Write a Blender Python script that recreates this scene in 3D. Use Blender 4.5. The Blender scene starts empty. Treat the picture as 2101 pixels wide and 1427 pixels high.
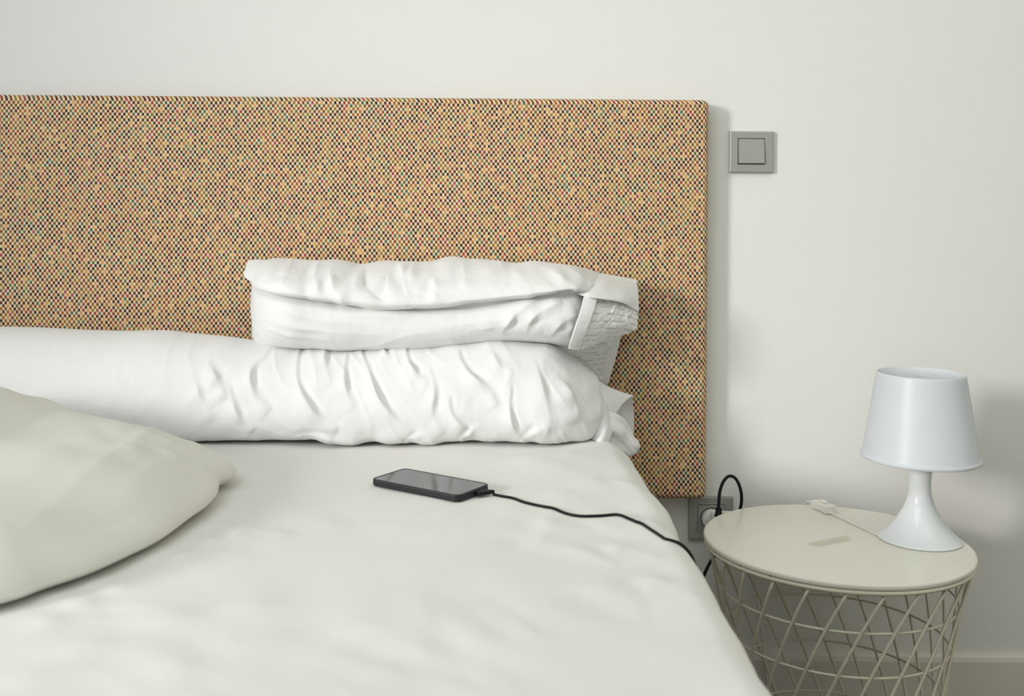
import bpy, bmesh, math, random
import numpy as np
from mathutils import Vector, Matrix, noise

random.seed(4)
SC = bpy.context.scene
COL = SC.collection
PI = math.pi

# ------------------------------------------------------------------ camera
CY, CZ = -2.085, 0.98            # camera in front of the back wall (wall plane y=0), eye height
F, PX, PY, ROLL = 2201.5, 968.3, 423.9, 0.0075
cam_d = bpy.data.cameras.new('camera')
cam = bpy.data.objects.new('camera', cam_d)
COL.objects.link(cam)
cam_d.sensor_width = 36.0
cam_d.lens = F / 2101 * 36
cam_d.shift_x = (1050.5 - PX) / 2101
cam_d.shift_y = -(713.5 - PY) / 2101
cam_d.clip_start = 0.02
cam.matrix_world = Matrix.Translation((0, CY, CZ)) @ Matrix.Rotation(PI / 2, 4, 'X') @ Matrix.Rotation(ROLL, 4, 'Z')
SC.camera = cam
cam_d.dof.use_dof = True; cam_d.dof.focus_distance = 1.98; cam_d.dof.aperture_fstop = 6.3

# ------------------------------------------------------------------ light
w = bpy.data.worlds.new('World'); SC.world = w
w.use_nodes = True
bg = w.node_tree.nodes['Background']
bg.inputs[0].default_value = (0.86, 0.94, 1.0, 1)
bg.inputs[1].default_value = 0.3

def area(name, loc, target, sx, sy, power, col):
    d = bpy.data.lights.new(name, 'AREA'); d.shape = 'RECTANGLE'; d.size = sx; d.size_y = sy
    d.energy = power; d.color = col
    o = bpy.data.objects.new(name, d); COL.objects.link(o)
    o.location = loc
    o.rotation_euler = (Vector(target) - Vector(loc)).to_track_quat('-Z', 'Z').to_euler()
    return o
area('window_light', (-6.46, -5.80, 2.80), (-3.4, -3.23, 2.00), 1.6, 1.3, 600, (1.0, 0.955, 0.93))
area('sky_window_light', (-1.55, -4.62, 1.35), (-1.55, 0, 1.35), 2.5, 2.0, 22, (0.82, 0.92, 1.0))
area('overhead_fill_left', (-1.2, -2.6, 2.66), (-1.2, -2.6, 0), 2.0, 2.0, 38, (0.86, 0.94, 1.0))  # added cool fill from above, lifts bed and table top; no real lamp
area('overhead_fill_right', (1.2, -1.6, 2.66), (1.2, -1.6, 0), 1.8, 1.8, 13, (1.0, 0.97, 0.82))  # warm fill without a fixture, added to brighten the upper right wall

vs = SC.view_settings
vs.view_transform = 'Standard'; vs.look = 'None'; vs.gamma = 1.0; vs.use_curve_mapping = False
vs.exposure = 0.06

# ------------------------------------------------------------------ helpers
def at(px, py, y):
    """point of the plane at distance |y| before the back wall seen at that spot of the photograph"""
    a, b = px - PX, py - PY
    c, s = math.cos(ROLL), math.sin(ROLL)
    u, v = c * a + s * b, -s * a + c * b
    d = y - CY
    return Vector((u * d / F, y, CZ - v * d / F))

def on_plane(px, py, z):
    a, b = px - PX, py - PY
    c, s = math.cos(ROLL), math.sin(ROLL)
    u, v = c * a + s * b, -s * a + c * b
    d = (CZ - z) * F / v
    return Vector((u * d / F, CY + d, z))

def tag(o, label=None, cat=None, group=None, kind=None):
    if label: o['label'] = label
    if cat: o['category'] = cat
    if group: o['group'] = group
    if kind: o['kind'] = kind
    return o

def empty(name, loc, label=None, cat=None):
    o = bpy.data.objects.new(name, None); COL.objects.link(o); o.location = loc
    o.empty_display_size = 0.05
    return tag(o, label, cat)

def link(name, me, mat=None, parent=None):
    o = bpy.data.objects.new(name, me); COL.objects.link(o)
    if mat: me.materials.append(mat)
    if parent:
        o.parent = parent
        o.matrix_parent_inverse = Matrix.Translation(-world_loc(parent))
    return o

def world_loc(o):
    v = Vector(o.location)
    if o.parent:                       # children here are all built in world space
        return Vector((0, 0, 0)) if o.type == 'MESH' else v
    return v

def mesh(name, vs_, fs, mat=None, parent=None, smooth=True):
    me = bpy.data.meshes.new(name)
    me.from_pydata([tuple(v) for v in vs_], [], fs)
    me.validate()
    if smooth:
        me.polygons.foreach_set('use_smooth', [True] * len(me.polygons))
    me.update()
    return link(name, me, mat, parent)

def from_bm(name, bm, mat, parent=None, smooth=False):
    bmesh.ops.recalc_face_normals(bm, faces=bm.faces)
    me = bpy.data.meshes.new(name); bm.to_mesh(me); bm.free()
    if smooth: me.polygons.foreach_set('use_smooth', [True] * len(me.polygons))
    return link(name, me, mat, parent)

def box(name, lo, hi, mat, parent=None, bev=0.0, seg=3, smooth=False):
    bm = bmesh.new()
    bmesh.ops.create_cube(bm, size=1)
    lo, hi = Vector(lo), Vector(hi)
    for v in bm.verts:
        v.co = Vector([lo[i] + (v.co[i] + .5) * (hi[i] - lo[i]) for i in range(3)])
    if bev:
        bmesh.ops.bevel(bm, geom=bm.edges[:], offset=bev, segments=seg, profile=.5, affect='EDGES')
    return from_bm(name, bm, mat, parent, smooth or bev > 0)

def lathe(name, prof, c, mat, parent=None, n=96, close=False):
    V, Fc = [], []
    for r, z in prof:
        for k in range(n):
            a = 2 * PI * k / n
            V.append((c[0] + r * math.cos(a), c[1] + r * math.sin(a), c[2] + z))
    m = len(prof)
    for i in range(m - 1 + (1 if close else 0)):
        i2 = (i + 1) % m
        for k in range(n):
            k2 = (k + 1) % n
            Fc.append((i * n + k, i * n + k2, i2 * n + k2, i2 * n + k))
    if not close:
        if prof[0][0] > 1e-5: Fc.append(tuple(range(n - 1, -1, -1)))
        if prof[-1][0] > 1e-5: Fc.append(tuple((m - 1) * n + k for k in range(n)))
    bm = bmesh.new()
    bv = [bm.verts.new(v) for v in V]
    for f in Fc: bm.faces.new([bv[i] for i in f])
    bmesh.ops.remove_doubles(bm, verts=bm.verts, dist=1e-6)
    o = from_bm(name, bm, mat, parent, True)
    return o

def cr(P, n, closed=False):
    """Catmull-Rom through control points (array m,k) -> n samples"""
    P = np.asarray(P, float); m = len(P)
    if closed:
        t = np.arange(n) / n * m
    else:
        t = np.linspace(0, m - 1, n)
    i = np.floor(t).astype(int)
    if not closed: i = np.minimum(i, m - 2)
    f = (t - i)[(...,) + (None,) * (P.ndim - 1)]
    def g(j):
        if closed: return P[j % m]
        lo = (j < 0); hi = (j > m - 1)
        Q = P[np.clip(j, 0, m - 1)]
        if lo.any(): Q = np.where(lo[(...,) + (None,) * (P.ndim - 1)], 2 * P[0] - P[1], Q)
        if hi.any(): Q = np.where(hi[(...,) + (None,) * (P.ndim - 1)], 2 * P[-1] - P[-2], Q)
        return Q
    p0, p1, p2, p3 = g(i - 1), g(i), g(i + 1), g(i + 2)
    return .5 * (2 * p1 + (p2 - p0) * f + (2 * p0 - 5 * p1 + 4 * p2 - p3) * f ** 2 + (3 * p1 - p0 - 3 * p2 + p3) * f ** 3)

def tube(name, pts, r, mat, parent=None, n=10, samples=None, closed=False, cap=True):
    P = np.array([tuple(p) for p in pts], float)
    if samples: P = cr(P, samples, closed)
    m = len(P)
    T = (np.roll(P, -1, 0) - np.roll(P, 1, 0)) if closed else np.gradient(P, axis=0)
    T /= np.linalg.norm(T, axis=1)[:, None]
    N = np.cross(T[0], (0, 0, 1)); 
    if np.linalg.norm(N) < 1e-3: N = np.cross(T[0], (0, 1, 0))
    N /= np.linalg.norm(N)
    V, Fc = [], []
    rr = r if hasattr(r, '__len__') else [r] * m
    if hasattr(r, '__len__') and len(r) != m:
        rr = np.interp(np.linspace(0, 1, m), np.linspace(0, 1, len(r)), r)
    for i in range(m):
        N = N - T[i] * np.dot(N, T[i]); N /= np.linalg.norm(N)
        B = np.cross(T[i], N)
        for k in range(n):
            a = 2 * PI * k / n
            V.append(P[i] + rr[i] * (math.cos(a) * N + math.sin(a) * B))
    for i in range(m if closed else m - 1):
        i2 = (i + 1) % m
        for k in range(n):
            k2 = (k + 1) % n
            Fc.append((i * n + k, i * n + k2, i2 * n + k2, i2 * n + k))
    if cap and not closed:
        Fc.append(tuple(range(n - 1, -1, -1))); Fc.append(tuple((m - 1) * n + k for k in range(n)))
    return mesh(name, V, Fc, mat, parent)

# ---- cloth tools (numpy grids) ----
_rs = np.random.RandomState(7)
def vnoise(x, y, seed=0):
    """smooth value noise, arrays -> about -1..1"""
    xi, yi = np.floor(x).astype(np.int64), np.floor(y).astype(np.int64)
    fx, fy = x - xi, y - yi
    fx = fx * fx * fx * (fx * (fx * 6 - 15) + 10); fy = fy * fy * fy * (fy * (fy * 6 - 15) + 10)
    def h(a, b):
        n = (a * 374761393 + b * 668265263 + seed * 2147483647 + 12345) & 0x7fffffff
        n = ((n ^ (n >> 13)) * 1274126177) & 0x7fffffff
        return ((n ^ (n >> 16)) & 0xffff) / 32767.5 - 1
    return (h(xi, yi) * (1 - fx) + h(xi + 1, yi) * fx) * (1 - fy) + (h(xi, yi + 1) * (1 - fx) + h(xi + 1, yi + 1) * fx) * fy

def seg_field(X, Z, poly):
    """signed distance to a polyline and parameter 0..1 along it"""
    P = cr(np.array(poly, float), max(12, 6 * len(poly)))
    best = np.full(X.shape, 1e9); sd = np.zeros(X.shape); tt = np.zeros(X.shape)
    n = len(P) - 1
    for i in range(n):
        a, b = P[i], P[i + 1]; d = b - a; L2 = (d ** 2).sum() + 1e-12
        t = np.clip(((X - a[0]) * d[0] + (Z - a[1]) * d[1]) / L2, 0, 1)
        qx, qz = X - a[0] - t * d[0], Z - a[1] - t * d[1]
        dd = np.hypot(qx, qz); m = dd < best
        sg = np.sign(d[0] * qz - d[1] * qx)
        best = np.where(m, dd, best); sd = np.where(m, dd * sg, sd); tt = np.where(m, (i + t) / n, tt)
    return sd, tt

def fold(X, Z, poly, w_, amp, side=0.9, flip=1, soft=2.6):
    """a pinched ridge with a soft valley on one side, fading at its ends"""
    d, t = seg_field(X, Z, poly)
    env = np.sin(np.clip(t, 0.0, 1.0) * PI) ** 0.6
    w_ = w_ * (.65 + .7 * t)
    endf = np.exp(-np.maximum(0, np.abs(d) - 3 * w_) / w_)
    d = d * flip
    q = np.where(d > 0, d / (soft * w_), -d / (.85 * w_))
    g = np.exp(-(np.sqrt(q * q + .09) - .3) * 1.5)
    v = np.exp(-((d + 2.2 * w_) / (1.2 * w_)) ** 2)
    amp = amp * (.75 + .35 * np.sin(t * 9 + w_ * 900))
    return amp * env * (g - .45 * side * v)

def ridged(x, y, seed=0, p=3):
    return (1 - np.abs(vnoise(x, y, seed))) ** p

def grid_normals(G, closed_v):
    du = np.gradient(G, axis=0)
    if closed_v: dv = (np.roll(G, -1, 1) - np.roll(G, 1, 1))
    else: dv = np.gradient(G, axis=1)
    N = np.cross(du, dv)
    return N / (np.linalg.norm(N, axis=2)[..., None] + 1e-9)

def grid_mesh(name, G, mat, parent=None, closed_v=False, caps=False):
    m, n = G.shape[:2]
    idx = np.arange(m * n).reshape(m, n)
    nn = n if closed_v else n - 1
    a = idx[:-1, :nn]; b = idx[1:, :nn]
    c = np.roll(idx, -1, 1)[1:, :nn]; d = np.roll(idx, -1, 1)[:-1, :nn]
    F4 = np.stack([a, b, c, d], -1).reshape(-1, 4).tolist()
    V = G.reshape(-1, 3).tolist()
    if caps:
        for row in (0, m - 1):
            V.append(G[row].mean(0).tolist()); ci = len(V) - 1
            for k in range(n):
                k2 = (k + 1) % n
                F4.append((ci, idx[row, k], idx[row, k2]) if row == 0 else (ci, idx[row, k2], idx[row, k]))
    return mesh(name, V, F4, mat, parent)

def sheet_solid(name, G, thick, mat, parent=None):
    """a cloth patch with real thickness"""
    o = grid_mesh(name, G, mat, parent)
    md = o.modifiers.new('thickness', 'SOLIDIFY'); md.thickness = thick; md.offset = 0
    return o

# ------------------------------------------------------------------ materials
def mat_new(name):
    m = bpy.data.materials.new(name); m.use_nodes = True
    return m, m.node_tree, m.node_tree.nodes['Principled BSDF']

def plain(name, col, rough=.5, spec=.5, metal=0., noise_scale=0, bump=0., var=0., coat=0.):
    m, nt, b = mat_new(name)
    b.inputs['Base Color'].default_value = (*col, 1); b.inputs['Roughness'].default_value = rough
    b.inputs['Specular IOR Level'].default_value = spec; b.inputs['Metallic'].default_value = metal
    b.inputs['Coat Weight'].default_value = coat
    if noise_scale:
        tc = nt.nodes.new('ShaderNodeTexCoord'); n = nt.nodes.new('ShaderNodeTexNoise')
        n.inputs['Scale'].default_value = noise_scale; n.inputs['Detail'].default_value = 4
        nt.links.new(tc.outputs['Object'], n.inputs['Vector'])
        if bump:
            bp = nt.nodes.new('ShaderNodeBump'); bp.inputs['Strength'].default_value = bump; bp.inputs['Distance'].default_value = .002
            nt.links.new(n.outputs['Fac'], bp.inputs['Height']); nt.links.new(bp.outputs['Normal'], b.inputs['Normal'])
        if var:
            mx = nt.nodes.new('ShaderNodeMix'); mx.data_type = 'RGBA'
            mx.inputs['A'].default_value = (*[c * (1 - var) for c in col], 1); mx.inputs['B'].default_value = (*[min(1, c * (1 + var)) for c in col], 1)
            nt.links.new(n.outputs['Fac'], mx.inputs['Factor']); nt.links.new(mx.outputs['Result'], b.inputs['Base Color'])
    return m

M_wall = plain('painted_wall', (.80, .80, .765), .65, .25, noise_scale=60, bump=.03, var=.008)
M_wallside = plain('painted_side_wall', (.80, .80, .77), .8, .2, noise_scale=40, bump=.05, var=.01)
M_ceil = plain('ceiling_paint', (.82, .82, .80), .9, .1, noise_scale=30, bump=.03, var=.01)
M_skirt = plain('skirting_paint', (.72, .70, .63), .4, .4, noise_scale=50, bump=.02, var=.01)
M_lid = plain('cream_powder_coat', (.84, .82, .71), .20, .45, noise_scale=250, bump=.015, var=.01)
M_wire = plain('cream_coated_wire', (.70, .66, .52), .35, .45, noise_scale=200, bump=.02, var=.02)
M_silver = plain('silver_grey_plastic', (.40, .40, .375), .38, .5, metal=.25, noise_scale=300, bump=.01, var=.02)
M_silver_in = plain('dark_gap_plastic', (.05, .05, .05), .6, .3, noise_scale=300, bump=.01, var=.05)
M_black = plain('black_rubber', (.005, .005, .006), .55, .25, noise_scale=400, bump=.02, var=.1)
M_case = plain('black_phone_case', (.012, .013, .014), .5, .4, noise_scale=500, bump=.02, var=.1)
M_screen = plain('phone_glass', (.012, .014, .016), .06, .75, noise_scale=20, var=.2)
M_whiteplastic = plain('white_plastic', (.80, .79, .72), .35, .5, noise_scale=150, bump=.01, var=.01)
M_lampbase = plain('glossy_white_plastic', (.78, .81, .82), .16, .4, noise_scale=100, bump=.005, var=.01, coat=.1)
M_chip = plain('chipped_steel', (.03, .025, .02), .6, .3, noise_scale=300, var=.2)
M_wood = plain('bed_base_wood', (.35, .26, .17), .6, .3, noise_scale=25, bump=.1, var=.2)
M_mattress = plain('mattress_ticking', (.78, .77, .73), .85, .1, noise_scale=80, bump=.05, var=.03)

def shade_mat():
    m, nt, b = mat_new('lamp_shade_plastic')
    b.inputs['Base Color'].default_value = (.82, .86, .91, 1); b.inputs['Roughness'].default_value = .38
    tc = nt.nodes.new('ShaderNodeTexCoord'); n = nt.nodes.new('ShaderNodeTexNoise'); n.inputs['Scale'].default_value = 60
    nt.links.new(tc.outputs['Object'], n.inputs['Vector'])
    bp = nt.nodes.new('ShaderNodeBump'); bp.inputs['Strength'].default_value = .02; bp.inputs['Distance'].default_value = .002
    nt.links.new(n.outputs['Fac'], bp.inputs['Height']); nt.links.new(bp.outputs['Normal'], b.inputs['Normal'])
    tr = nt.nodes.new('ShaderNodeBsdfTranslucent'); tr.inputs['Color'].default_value = (.9, .9, .88, 1)
    mx = nt.nodes.new('ShaderNodeMixShader'); mx.inputs[0].default_value = .30
    out = nt.nodes['Material Output']
    nt.links.new(b.outputs[0], mx.inputs[1]); nt.links.new(tr.outputs[0], mx.inputs[2]); nt.links.new(mx.outputs[0], out.inputs[0])
    return m
M_shade = shade_mat()

def cloth(name, col, sc=1.0, fine=.12, big=.25):
    m, nt, b = mat_new(name)
    b.inputs['Base Color'].default_value = (*col, 1); b.inputs['Roughness'].default_value = .85
    b.inputs['Specular IOR Level'].default_value = .15
    b.inputs['Sheen Weight'].default_value = .15; b.inputs['Sheen Roughness'].default_value = .5
    tc = nt.nodes.new('ShaderNodeTexCoord')
    n1 = nt.nodes.new('ShaderNodeTexNoise'); n1.inputs['Scale'].default_value = 28 * sc; n1.inputs['Detail'].default_value = 3; n1.inputs['Distortion'].default_value = .6
    n2 = nt.nodes.new('ShaderNodeTexNoise'); n2.inputs['Scale'].default_value = 900; n2.inputs['Detail'].default_value = 2
    for n in (n1, n2): nt.links.new(tc.outputs['Object'], n.inputs['Vector'])
    b1 = nt.nodes.new('ShaderNodeBump'); b1.inputs['Strength'].default_value = big; b1.inputs['Distance'].default_value = .006
    b2 = nt.nodes.new('ShaderNodeBump'); b2.inputs['Strength'].default_value = fine; b2.inputs['Distance'].default_value = .0006
    nt.links.new(n1.outputs['Fac'], b1.inputs['Height']); nt.links.new(n2.outputs['Fac'], b2.inputs['Height'])
    nt.links.new(b1.outputs['Normal'], b2.inputs['Normal']); nt.links.new(b2.outputs['Normal'], b.inputs['Normal'])
    return m
M_sheet = cloth('white_cotton_sheet', (.745, .738, .70), .6, big=.15)
M_pillow = cloth('white_cotton_pillowcase', (.80, .80, .785), big=.35)
M_duvet = cloth('off_white_duvet_cotton', (.71, .70, .635), .4, big=.10)

def math_node(nt, op, a, b=None, c=None):
    n = nt.nodes.new('ShaderNodeMath'); n.operation = op
    for i, v in enumerate((a, b, c)):
        if v is None: continue
        if isinstance(v, (int, float)): n.inputs[i].default_value = v
        else: nt.links.new(v, n.inputs[i])
    return n.outputs[0]

def print_mat():
    """white quilted cotton printed with lines of tiny grey handwriting"""
    m = cloth('printed_cotton', (.84, .84, .81)); nt = m.node_tree; b = nt.nodes['Principled BSDF']
    uv = nt.nodes.new('ShaderNodeUVMap')
    sp = nt.nodes.new('ShaderNodeSeparateXYZ'); nt.links.new(uv.outputs[0], sp.inputs[0])
    u, v = sp.outputs[0], sp.outputs[1]
    rows = math_node(nt, 'FRACT', math_node(nt, 'MULTIPLY', v, 1 / .0125))
    rowid = math_node(nt, 'FLOOR', math_node(nt, 'MULTIPLY', v, 1 / .0125))
    band = math_node(nt, 'LESS_THAN', math_node(nt, 'ABSOLUTE', math_node(nt, 'SUBTRACT', rows, .5)), .13)
    def noise2(xs, ys, off=0):
        cb = nt.nodes.new('ShaderNodeCombineXYZ')
        nt.links.new(math_node(nt, 'MULTIPLY', u, xs), cb.inputs[0])
        nt.links.new(math_node(nt, 'MULTIPLY', v, ys), cb.inputs[1])
        nt.links.new(math_node(nt, 'MULTIPLY', rowid, 7.3), cb.inputs[2])
        n = nt.nodes.new('ShaderNodeTexNoise'); n.inputs['Scale'].default_value = 1; n.inputs['Detail'].default_value = 1
        nt.links.new(cb.outputs[0], n.inputs['Vector']); return n.outputs['Fac']
    letters = math_node(nt, 'LESS_THAN', math_node(nt, 'ABSOLUTE', math_node(nt, 'SUBTRACT', noise2(1100, 700), .5)), .055)
    words = math_node(nt, 'GREATER_THAN', noise2(90, 1), .47)
    ink = math_node(nt, 'MULTIPLY', math_node(nt, 'MULTIPLY', band, letters), math_node(nt, 'MULTIPLY', words, .75))
    mx = nt.nodes.new('ShaderNodeMix'); mx.data_type = 'RGBA'
    mx.inputs['A'].default_value = (.84, .84, .81, 1); mx.inputs['B'].default_value = (.10, .10, .11, 1)
    nt.links.new(ink, mx.inputs['Factor']); nt.links.new(mx.outputs['Result'], b.inputs['Base Color'])
    return m
M_print = print_mat()

def headboard_mat():
    m, nt, b = mat_new('multicolour_checked_weave')
    b.inputs['Roughness'].default_value = .8; b.inputs['Specular IOR Level'].default_value = .15
    tc = nt.nodes.new('ShaderNodeTexCoord')
    nz = nt.nodes.new('ShaderNodeTexNoise'); nz.inputs['Scale'].default_value = 2.2; nz.inputs['Detail'].default_value = 1
    nt.links.new(tc.outputs['Object'], nz.inputs['Vector'])
    # gentle waviness of the cloth
    va = nt.nodes.new('ShaderNodeVectorMath'); va.operation = 'MULTIPLY_ADD'
    nt.links.new(nz.outputs['Color'], va.inputs[0]); va.inputs[1].default_value = (.012, 0, .012)
    nt.links.new(tc.outputs['Object'], va.inputs[2])
    sp = nt.nodes.new('ShaderNodeSeparateXYZ'); nt.links.new(va.outputs[0], sp.inputs[0])
    cw, ch = .00434, .00555
    # on the side faces the weave runs on around the edge: add depth to the running coordinate
    ux = math_node(nt, 'ADD', sp.outputs[0], sp.outputs[1])
    uz = math_node(nt, 'SUBTRACT', sp.outputs[2], sp.outputs[1])
    fu = math_node(nt, 'DIVIDE', ux, cw); fv = math_node(nt, 'DIVIDE', uz, ch)
    iu = math_node(nt, 'FLOOR', fu); iv = math_node(nt, 'FLOOR', fv)
    par = math_node(nt, 'FLOORED_MODULO', math_node(nt, 'ADD', iu, iv), 2.0)
    cb = nt.nodes.new('ShaderNodeCombineXYZ'); nt.links.new(iu, cb.inputs[0]); nt.links.new(iv, cb.inputs[1])
    wn = nt.nodes.new('ShaderNodeTexWhiteNoise'); wn.noise_dimensions = '2D'; nt.links.new(cb.outputs[0], wn.inputs['Vector'])
    rp = nt.nodes.new('ShaderNodeValToRGB'); rp.color_ramp.interpolation = 'CONSTANT'
    pal = [(.0, (.055, .026, .016)), (.12, (.120, .024, .014)), (.25, (.23, .055, .016)), (.40, (.37, .125, .022)),
           (.56, (.31, .175, .025)), (.69, (.16, .10, .020)), (.76, (.36, .055, .045)), (.81, (.080, .030, .025)), (.86, (.12, .13, .06)),
           (.915, (.06, .13, .07)), (.935, (.68, .33, .09)), (.965, (.15, .13, .075)), (.985, (.38, .07, .10))]
    el = rp.color_ramp.elements
    while len(el) < len(pal): el.new(.5)
    for e, (p, c) in zip(el, pal): e.position = p; e.color = (*c, 1)
    nt.links.new(wn.outputs['Value'], rp.inputs[0])
    # light cells: cream, greenish and pinkish threads
    rl = nt.nodes.new('ShaderNodeValToRGB'); rl.color_ramp.interpolation = 'CONSTANT'
    l2 = [(.0, (.76, .62, .42)), (.35, (.73, .67, .44)), (.6, (.78, .60, .43)), (.85, (.75, .66, .51))]
    e2 = rl.color_ramp.elements
    while len(e2) < len(l2): e2.new(.5)
    for e, (p, c) in zip(e2, l2): e.position = p; e.color = (*c, 1)
    nt.links.new(wn.outputs['Value'], rl.inputs[0])
    mx = nt.nodes.new('ShaderNodeMix'); mx.data_type = 'RGBA'
    nt.links.new(par, mx.inputs['Factor']); nt.links.new(rp.outputs[0], mx.inputs['A']); nt.links.new(rl.outputs[0], mx.inputs['B'])
    # thread noise
    fn = nt.nodes.new('ShaderNodeTexNoise'); fn.inputs['Scale'].default_value = 700; fn.inputs['Detail'].default_value = 2
    nt.links.new(tc.outputs['Object'], fn.inputs['Vector'])
    mr = nt.nodes.new('ShaderNodeMapRange'); mr.inputs[1].default_value = .3; mr.inputs[2].default_value = .7; mr.inputs[3].default_value = .80; mr.inputs[4].default_value = 1.14
    nt.links.new(fn.outputs['Fac'], mr.inputs[0])
    sc_ = nt.nodes.new('ShaderNodeVectorMath'); sc_.operation = 'SCALE'
    nt.links.new(mx.outputs['Result'], sc_.inputs[0]); nt.links.new(mr.outputs[0], sc_.inputs['Scale'])
    nt.links.new(sc_.outputs[0], b.inputs['Base Color'])
    # relief: light cells proud, rounded
    du = math_node(nt, 'ABSOLUTE', math_node(nt, 'SUBTRACT', math_node(nt, 'FRACT', fu), .5))
    dv = math_node(nt, 'ABSOLUTE', math_node(nt, 'SUBTRACT', math_node(nt, 'FRACT', fv), .5))
    hh = math_node(nt, 'SUBTRACT', 1.0, math_node(nt, 'POWER', math_node(nt, 'MULTIPLY', math_node(nt, 'MAXIMUM', du, dv), 2), 4))
    bp = nt.nodes.new('ShaderNodeBump'); bp.inputs['Strength'].default_value = .35; bp.inputs['Distance'].default_value = .0006
    nt.links.new(hh, bp.inputs['Height']); nt.links.new(bp.outputs['Normal'], b.inputs['Normal'])
    return m
M_head = headboard_mat()

def floor_mat():
    m, nt, b = mat_new('oak_floor'); b.inputs['Roughness'].default_value = .45
    tc = nt.nodes.new('ShaderNodeTexCoord'); mp = nt.nodes.new('ShaderNodeMapping'); mp.inputs['Scale'].default_value = (12, 1.2, 1)
    n = nt.nodes.new('ShaderNodeTexNoise'); n.inputs['Scale'].default_value = 4; n.inputs['Detail'].default_value = 6
    nt.links.new(tc.outputs['Object'], mp.inputs[0]); nt.links.new(mp.outputs[0], n.inputs['Vector'])
    r = nt.nodes.new('ShaderNodeValToRGB'); r.color_ramp.elements[0].color = (.10, .075, .04, 1); r.color_ramp.elements[1].color = (.18, .135, .08, 1)
    nt.links.new(n.outputs['Fac'], r.inputs[0]); nt.links.new(r.outputs[0], b.inputs['Base Color'])
    return m
M_floor = floor_mat()

# ------------------------------------------------------------------ the room
XL, XR, YF, ZC = -3.4, 2.3, -4.6, 2.7
def struct(o): o['kind'] = 'structure'; return o
fl = empty('floor', (0, 0, 0)); fl['kind'] = 'structure'
x = XL; i = 0
while x < XR - 1e-4:                       # floor boards, running towards the back wall
    x2 = min(x + .19, XR)
    box('floor_board', (x, YF, -.02), (x2 - .002, 0, 0), M_floor, fl, bev=.0015, seg=1); x = x2; i += 1
box('subfloor', (XL, YF, -.05), (XR, 0, -.0205), M_wood, fl)
struct(box('wall_back', (XL - .1, 0, -.05), (XR + .1, .12, ZC), M_wall))
struct(box('ceiling', (XL - .1, YF, ZC), (XR + .1, .12, ZC + .1), M_ceil))
struct(box('wall_right', (XR, YF, -.05), (XR + .1, 0, ZC), M_wallside))
# left wall around the window opening
bm = bmesh.new()
WY0, WY1, WZ0, WZ1 = -3.75, -2.85, 1.30, 2.60
for lo, hi in (((XL - .1, YF, -.05), (XL, WY0, ZC)), ((XL - .1, WY1, -.05), (XL, 0, ZC)), ((XL - .1, WY0, -.05), (XL, WY1, WZ0)), ((XL - .1, WY0, WZ1), (XL, WY1, ZC))):
    r = bmesh.ops.create_cube(bm, size=1)
    for v in r['verts']: v.co = Vector([lo[k] + (v.co[k] + .5) * (hi[k] - lo[k]) for k in range(3)])
struct(from_bm('wall_left', bm, M_wallside))
# wall behind the camera with a wide window
bm = bmesh.new()
FX0, FX1, FZ0, FZ1 = -2.85, -0.25, 0.30, 2.40
for lo, hi in (((XL - .1, YF - .1, -.05), (FX0, YF, ZC)), ((FX1, YF - .1, -.05), (XR + .1, YF, ZC)), ((FX0, YF - .1, -.05), (FX1, YF, FZ0)), ((FX0, YF - .1, FZ1), (FX1, YF, ZC))):
    r = bmesh.ops.create_cube(bm, size=1)
    for v in r['verts']: v.co = Vector([lo[k] + (v.co[k] + .5) * (hi[k] - lo[k]) for k in range(3)])
struct(from_bm('wall_front', bm, M_wallside))
w2 = empty('window_2', ((FX0 + FX1) / 2, YF, FZ0)); w2['kind'] = 'structure'
for lo, hi in (((FX0, YF - .09, FZ0), (FX0 + .05, YF - .04, FZ1)), ((FX1 - .05, YF - .09, FZ0), (FX1, YF - .04, FZ1)),
               ((FX0 + .05, YF - .09, FZ0), (FX1 - .05, YF - .04, FZ0 + .05)), ((FX0 + .05, YF - .09, FZ1 - .05), (FX1 - .05, YF - .04, FZ1))):
    box('window_frame', lo, hi, M_whiteplastic, w2, bev=.004)
wn = empty('window_1', (XL, (WY0 + WY1) / 2, WZ0)); wn['kind'] = 'structure'
for lo, hi in (((XL - .07, WY0, WZ0), (XL - .01, WY0 + .05, WZ1)), ((XL - .07, WY1 - .05, WZ0), (XL - .01, WY1, WZ1)),
               ((XL - .07, WY0 + .05, WZ0), (XL - .01, WY1 - .05, WZ0 + .05)), ((XL - .07, WY0 + .05, WZ1 - .05), (XL - .01, WY1 - .05, WZ1))):
    box('window_frame', lo, hi, M_whiteplastic, wn, bev=.004)
# skirting board: a painted board with a small rounded top
tr = []
for (y, z) in ((0, 0.0), (-.013, 0.0), (-.013, .108), (-.0105, .1165), (-.005, .1195), (0, .1195)):
    tr.append((y, z))
V = [(XL, y, z) for y, z in tr] + [(XR, y, z) for y, z in tr]; n = len(tr)
struct(mesh('baseboard_back', V, [(k, k + n, (k + 1) % n + n, (k + 1) % n) for k in range(n)] + [tuple(range(n))[::-1], tuple(range(n, 2 * n))], M_skirt, smooth=False))

# ------------------------------------------------------------------ headboard
hb = box('headboard', (-1.33, -.050, .428), (.4495, -.001, 1.1865), M_head, bev=.012, seg=5)
tag(hb, 'wide upholstered headboard in small multicolour checked weave on the wall', 'headboard')

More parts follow.
